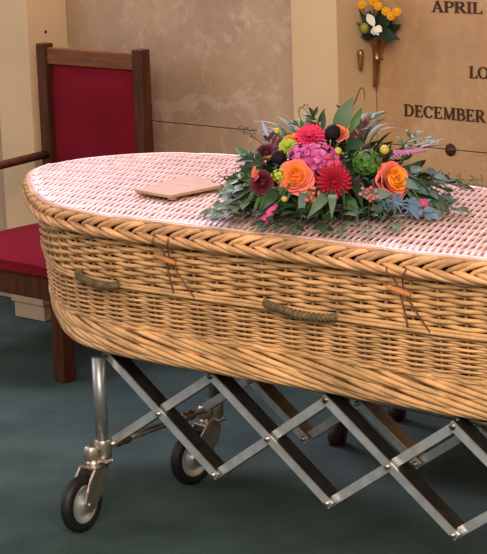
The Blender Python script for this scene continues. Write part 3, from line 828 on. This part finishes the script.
# pink buds
def budflower(p, q, R, m, tipm, label):
    b = MB(); p, q = V(p), V(q); d = q-p; T = frame(p, d); L = d.length
    for k in range(6): petal(b, T, L, R*1.3, 1.38, cup=.4, curl=-.18 if k % 2 else -.05, az=k*PI/3, r0=R*.25, nl=6, nw=3, mi=0)
    b.lathe([(R*.1,0),(R*.75,L*.25),(R*.85,L*.5),(R*.5,L*.8),(R*.1,L*.97)], 10, 0, T); b.lathe([(R*.42,L*.85),(R*.35,L*1.0),(R*.06,L*1.13)], 8, 1, T)
    b.tube([p-d*.9+V((0,0,.01)), p-d*.3, p+d*.1], .0022, 6, 2)
    b.build('tulip_bud', [m, tipm, F['leaf2']], FA, label=label)
budflower((.640,-.022,.913), (.625,-.058,.873), .0125, F['magenta'], F['white'], 'pink bud with pale tip at the front left')
budflower((.862,.222,.905), (.890,.228,.889), .0120, F['hot'], F['magenta'], 'pink bud low on the right')
# burgundy blooms
rose(T_((.580,-.006,.958), (.1,-.83,.52)), .026, F['burg'], F['burg'], FA, 'dark burgundy bloom at the left')
rose(T_((.547,.050,1.018), (.0,-.51,.86)), .021, F['plum'], F['burg'], FA, 'dark plum bloom at the upper left')
rose(T_((.809,.155,.948), (.75,-.48,.45)), .019, F['burg'], F['plum'], FA, 'dark burgundy bloom beside the right rose')
b = MB()
for k in range(3): petal(b, T_((.563,-.010,.962), (-.4,-.8,.4)), .034, .016, .5, az=2.5+k*.5, mi=0)
b.build('pink_petals', F['rose_out'], FA, label='salmon pink petals at the left edge')
# blue thistles and small blue petals
for p, r in (((.838,.165,.905),.014), ((.858,.200,.892),.012), ((.815,.140,.895),.012)):
    daisy(T_(p, (.8,-.5,.3)), r*1.9, [(10,.2,1.0),(8,.6,.7)], F['blue'], FA, 'thistle', 'steel blue thistle low on the right', .2)
b = MB(); leafat(b, (.512,.105,1.042), (.488,.112,1.078), .009, up=(.6,-.7,.2), mi=0); b.build('blue_petal', F['pale_blue'], FA, label='single pale blue petal standing up at the left')

# leaves and sprigs:  base, tip, material, count, leaf width, leaf length
SP = [
 ((.560,-.005,.925),(.440,-.036,.873),'euc',8,.020,.050), ((.550,.0,.935),(.492,-.030,.925),'euc',5,.020,.040),
 ((.560,-.012,.910),(.530,-.082,.885),'euc',6,.018,.045), ((.575,0,.915),(.480,-.055,.868),'eucb',7,.016,.045),
 ((.560,.03,.96),(.470,.02,.94),'leaf2',6,.016,.04), ((.620,.014,.915),(.640,-.072,.868),'leaf',7,.016,.04),
 ((.662,.035,.916),(.715,-.050,.868),'leaf',7,.016,.045), ((.700,.068,.930),(.775,-.018,.868),'leaf',7,.018,.045),
 ((.745,.098,.914),(.828,-.020,.868),'leaf2',8,.012,.045), ((.786,.139,.905),(.890,.000,.868),'leaf2',8,.010,.040),
 ((.800,.158,.898),(.900,.085,.868),'euc',7,.014,.040), ((.680,.05,.90),(.68,-.06,.868),'leaf',7,.018,.04),
 ((.777,.277,.995),(.795,.355,1.020),'leaf2',5,.009,.045), ((.790,.268,.986),(.810,.375,1.006),'leaf2',6,.009,.05),
 ((.760,.293,1.003),(.764,.352,1.030),'leaf2',4,.009,.04),
 ((.815,.239,.960),(.875,.340,.925),'eucb',7,.020,.045), ((.822,.215,.930),(.885,.286,.895),'eucb',7,.022,.045),
 ((.830,.215,.905),(.930,.294,.871),'euc',9,.018,.045), ((.827,.240,.934),(.865,.340,.905),'leaf2',7,.024,.045),
 ((.810,.223,.952),(.905,.350,.912),'leaf',8,.020,.045), ((.835,.20,.90),(.905,.215,.871),'blue',7,.016,.04),
 ((.66,.22,1.02),(.690,.300,1.075),'leaf2',6,.010,.04), ((.600,.215,1.03),(.570,.205,1.085),'leaf',6,.010,.035),
 ((.645,.22,1.04),(.640,.250,1.10),'plum',8,.008,.035), ((.70,.20,1.02),(.700,.240,1.070),'plum',8,.008,.030),
 ((.56,.10,1.0),(.50,.12,1.03),'plum',6,.012,.035), ((.57,.03,.99),(.51,.02,1.0),'leaf',6,.014,.035),
 ((.70,.14,1.0),(.74,.11,1.01),'euc',5,.010,.025), ((.60,.19,1.02),(.53,.19,1.06),'leaf2',5,.010,.035),
]
for (p, q, m, n, lw, ll) in SP:
    nm = {'euc':'eucalyptus_sprig','eucb':'eucalyptus_sprig','blue':'thistle_sprig','plum':'red_leaf_sprig'}.get(m, 'leaf_sprig')
    sprig(p, q, 'x', FA, n, lw*1.35, ll*1.3, F[m], name=nm)
# single large leaves
def bigleaf(p, q, W, m, label, up=None, sag=.12):
    b = MB(); leafat(b, p, q, W, up=up or CAMV, sag=sag, nl=10, shape=.85); b.tube([V(p)-(V(q)-V(p))*.25, p, V(p).lerp(V(q), .5)], .0013, 5); b.build('leaf', F[m], FA, label=label)
bigleaf((.640,.200,1.045), (.668,.235,1.130), .042, 'euc', 'broad grey-green leaf at the top')
bigleaf((.672,.215,1.045), (.682,.250,1.105), .020, 'leaf2', 'slender green leaf at the top')
bigleaf((.560,.025,.972), (.448,.060,1.020), .022, 'leaf2', 'bright green leaf pointing left')
bigleaf((.560,.020,.965), (.502,.010,.985), .022, 'leaf', 'dark green leaf at the left')
bigleaf((.715,.088,1.005), (.712,.075,.955), .018, 'euc', 'pale leaf hanging over the crimson dahlia')
bigleaf((.838,.150,.928), (.776,.100,.930), .028, 'eucb', 'oval blue-grey leaf at the right', sag=.05)
bigleaf((.815,.195,.960), (.868,.220,.930), .022, 'eucb', 'blue-grey leaf under the right rose', sag=.08)
bigleaf((.735,.040,.935), (.735,-.030,.892), .026, 'euc', 'arching silvery leaf at the front', sag=.35)
bigleaf((.752,.040,.935), (.790,-.010,.893), .020, 'euc', 'arching silvery leaf at the front', sag=.35)
bigleaf((.690,.175,1.030), (.745,.185,1.030), .030, 'leaf', 'rounded dark leaf at the top right', sag=.1)
bigleaf((.575,.215,1.030), (.552,.200,1.078), .014, 'leaf2', 'pointed leaf at the upper left')
bigleaf((.625,-.005,.945), (.628,-.060,.905), .030, 'leaf', 'dark leaf at the front left', sag=.2)
bigleaf((.860,.255,.915), (.925,.262,.873), .034, 'leaf', 'dark lobed leaf at the right', sag=.1)
# long slender leaves fanning out low over the lid, and a taller tuft behind
for k in range(60):
    a = -PI*1.05 + PI*1.1*(k+random.uniform(-.4,.4))/48 if k < 48 else random.uniform(.1, PI-.1)
    hi = k >= 48
    o = RD*(math.cos(a)*.15) + DD*(math.sin(a)*.10)
    e = RD*(math.cos(a)*random.uniform(.23,.31)) + DD*(math.sin(a)*random.uniform(.19,.255))
    if hi: p0 = CEN + o*.6 + V((0,0,.13)); p1 = CEN + e*.72 + V((0,0,random.uniform(.17,.225)))
    else: p0 = CEN + o + V((0,0,random.uniform(.05,.09))); p1 = CEN + e + V((0,0,random.uniform(.010,.045)))
    b = MB(); leafat(b, p0, p1, random.uniform(.013,.026), up=(0,0,1), sag=random.uniform(.12,.3), nl=9, shape=.8)
    b.build('leaf', F[random.choice(('euc','leaf','leaf2','leaf','eucb'))], FA)
# bare twigs
def twig(pts, r, m='twig', buds=0, label=None):
    P = catmull_open(pts, 6); b = MB(); b.tube(P, [r*(1.2-.7*i/(len(P)-1)) for i in range(len(P))], 5)
    for k in range(buds):
        f = .35+.65*k/max(1, buds-1); p = P[min(len(P)-1, int(f*(len(P)-1)))]; s = random.choice((-1,1))
        q = p + V((random.uniform(-.012,.012), random.uniform(-.01,.01), random.uniform(-.006,.014))); b.tube([p, q], .0006, 4)
        b.lathe([(.0003,-.003),(.002,0),(.0003,.003)], 5, 0, frame(q, q-p))
    b.build('twig', F[m], FA, label=label)
twig([(.60,.22,1.03),(.622,.245,1.075),(.645,.265,1.105),(.660,.275,1.145),(.668,.280,1.140),(.668,.280,1.118)], .0018, label='dark twig curling over at the top')
twig([(.835,.30,.935),(.865,.375,.930),(.90,.43,.922)], .0009, 'leaf2', 14, 'wispy green twig reaching right over the lid')
twig([(.835,.30,.930),(.88,.40,.915),(.925,.45,.905)], .0009, 'leaf2', 14, 'wispy green twig reaching right over the lid')
twig([(.51,.10,1.02),(.47,.09,1.045),(.435,.085,1.055)], .0009, 'twig', 12, 'wispy twig reaching left')
twig([(.54,.0,.95),(.49,-.02,.965),(.455,-.03,.95)], .0009, 'twig', 10, 'wispy twig reaching left')
twig([(.575,.17,1.04),(.56,.165,1.095),(.572,.165,1.108),(.588,.17,1.092)], .0012, 'leaf2', 6, 'curled green stem at the top left')

# nothing of the arrangement sinks into the lid it lies on
for o in list(FA.children):
    for v in o.data.vertices:
        h = v.co.z + FA.location.z
        if h < .8655: v.co.z = .8655 - FA.location.z + .15*max(0, h-.85)

# ------------------------------------------------------------------ wall vase with its flowers
VA = thing('wall_vase', 'slender bronze cone flower vase fixed to the marble beside the pilaster', 'vase', (-.238,1.52,.94))
vx, vy = -.2425, 1.541
b = MB(); tilt = Matrix.Translation((vx-.010, vy, .945)) @ Matrix.Rotation(.10, 4, 'Y')
b.lathe([(.001,0),(.007,.0),(.0085,.006),(.010,.05),(.0115,.085),(.0135,.088),(.0135,.094),(.012,.096),(.016,.115),(.022,.140),(.029,.158),(.032,.160),(.030,.158),(.020,.138),(.012,.11)], 24, 0, tilt, caps=False)
b.build('vase_body', M['vase'], VA)
b = MB(); b.tube([(vx-.006,vy,1.03),(vx-.006,WY+.001,1.03)], .003, 8);  b.build('bracket', M['vase'], VA)
HK = MB(); HK.lathe([(.001,-.036),(.006,-.032),(.0085,-.01),(.0105,.018),(.0105,.028),(.006,.032),(.001,.034)], 14, 0, Matrix.Translation((-.2655,1.485,1.035)))
HK.tube([(-.277,1.485,1.052),(-.262,1.485,1.052)], .004, 8)
o = HK.build('wall_hook', M['vase']); o['label'] = 'small bronze drop-shaped fitting on the side of the pilaster beside the vase'; o['category'] = 'fitting'
top = V((vx+.006, vy, 1.10))
VF = thing('vase_bouquet', 'small bunch of yellow button flowers with white bloom in the wall vase', 'flowers', (vx+.004, vy, 1.085))
b = MB()
for k in range(110):
    a = random.random()*2*PI; el = random.uniform(.1, 1.3); d = V((math.cos(a)*math.cos(el), math.sin(a)*math.cos(el)*.6-.15, math.sin(el)))
    p = top + d*random.uniform(.0,.05); l = random.uniform(.035,.065); q = p + d*l
    q.y = min(q.y, 1.565); q.x = max(q.x, -.268) if q.y > 1.37 else q.x; p.x = max(p.x, -.265); q.z = max(q.z, 1.095)
    leafat(b, p, q, .024, up=(.3,-1,.2), nl=5)
b.tube([(vx+.004, vy, 1.02), (vx+.004, vy, 1.11)], .006, 8)
leafat(b, (-.215,1.49,1.125), (-.118,1.495,1.105), .045, up=(.5,-.8,.3)); leafat(b, (-.225,1.49,1.125), (-.272,1.49,1.195), .016, up=(.5,-.8,.3)); leafat(b, (-.225,1.49,1.115), (-.270,1.475,1.155), .014, up=(.5,-.8,.3))
leafat(b, (-.200,1.50,1.13), (-.150,1.50,1.190), .04, up=(.5,-.8,.3))
b.build('foliage', F['wleaf'], VF, label='dark leaves')
for (x, z) in ((-.256,1.210),(-.212,1.222),(-.193,1.207),(-.163,1.192),(-.143,1.178),(-.122,1.192),(-.205,1.238)):
    T = frame((x, 1.485, z), (.45,-.75,.45)); b = MB()
    for l, (c_, lf, sc) in enumerate(((10,.1,1),(9,.5,.85),(7,.9,.65))):
        for k in range(c_): petal(b, T, .0145*sc, .009, lf, cup=.3, curl=.4, az=2*PI*k/c_+l*.3, nl=3, nw=2)
    b.lathe([(.002,-.01),(.006,-.004),(.007,.003),(.001,.007)], 8, 0, T); b.tube([(x,1.487,z), (vx+.004+(x-vx)*.3, 1.505, 1.12)], .0012, 5, 1)
    b.build('yellow_bloom', [F['golden'], F['wleaf']], VF)
T = frame((-.198,1.470,1.146), (.5,-.85,.25)); b = MB()
def wp(b, p, q, W): leafat(b, p, q, W, up=(.55,-.8,.3), sag=.1, shape=1.1, fold=.25)
wp(b, (-.196,1.468,1.143), (-.222,1.468,1.184), .026); wp(b, (-.196,1.468,1.143), (-.168,1.470,1.130), .026); wp(b, (-.198,1.466,1.144), (-.196,1.466,1.118), .020); wp(b, (-.197,1.466,1.145), (-.205,1.466,1.165), .018); wp(b, (-.197,1.468,1.140), (-.180,1.468,1.118), .016)
b.tube([(-.197,1.470,1.143), (-.215,1.505,1.11)], .0014, 5)
b.build('white_bloom', F['white'], VF, label='white flower with broad petals')
b = MB(); b.lathe([(.002,-.018),(.010,-.012),(.015,0),(.012,.011),(.003,.017)], 12, 0, frame((-.242,1.478,1.137), (.1,-.3,.9))); b.build('bud', F['bud'], VF, label='yellow-green bud')

# ------------------------------------------------------------------ camera
CP = V((3.434, -3.339, 1.7455))
RX, DN, FW = V((.7573,.6520,-.0333)), None, None
yaw, pit, rol, FPX = math.radians(41.19), math.radians(12.995), math.radians(1.959), 1922.76
fwd = V((-math.sin(yaw)*math.cos(pit), math.cos(yaw)*math.cos(pit), -math.sin(pit)))
r0 = V((math.cos(yaw), math.sin(yaw), 0)); d0 = fwd.cross(r0)
right = r0*math.cos(rol) + d0*math.sin(rol); down = d0*math.cos(rol) - r0*math.sin(rol)
cam = bpy.data.cameras.new('camera'); co = bpy.data.objects.new('camera', cam); C.objects.link(co)
co.matrix_world = Matrix.Translation(CP) @ Matrix((right, -down, -fwd)).transposed().to_4x4()
cam.sensor_fit = 'HORIZONTAL'; cam.sensor_width = 36; cam.lens = 36*FPX/487; cam.clip_start = .1; cam.clip_end = 60
bpy.context.scene.camera = co

# ------------------------------------------------------------------ light
def area(name, loc, tgt, size, col, e, sy=None):
    l = bpy.data.lights.new(name, 'AREA'); l.energy = e; l.color = col; l.size = size
    if sy: l.shape = 'RECTANGLE'; l.size_y = sy
    o = bpy.data.objects.new(name, l); C.objects.link(o); o.location = loc
    o.rotation_euler = (V(tgt)-V(loc)).to_track_quat('-Z', 'Y').to_euler(); return o
area('lid_tint_light', (-.8, 1.95, 3.0), (.4,.2,.8), 2.8, (.95,.78,1.0), 205, .9)  # added unseen source above the wall, set to tint the lid pink
area('warm_key_light', (2.6, -2.6, 2.7), (.2,.7,.6), 2.0, (1.0,.83,.66), 172)  # added key light near the camera, frontal to soften crevice shadows
area('side_window_light', (-3.2, -2.2, 2.4), (0,.3,.5), 1.8, (.95,.88,1.0), 45)
w = bpy.data.worlds.new('room'); bpy.context.scene.world = w; w.use_nodes = True
bg = w.node_tree.nodes['Background']; bg.inputs['Color'].default_value = (.95,.88,.80,1); bg.inputs['Strength'].default_value = .42
sc = bpy.context.scene
sc.view_settings.view_transform = 'Standard'; sc.view_settings.look = 'None'; sc.view_settings.gamma = 1; sc.view_settings.use_curve_mapping = False
sc.view_settings.exposure = -0.10
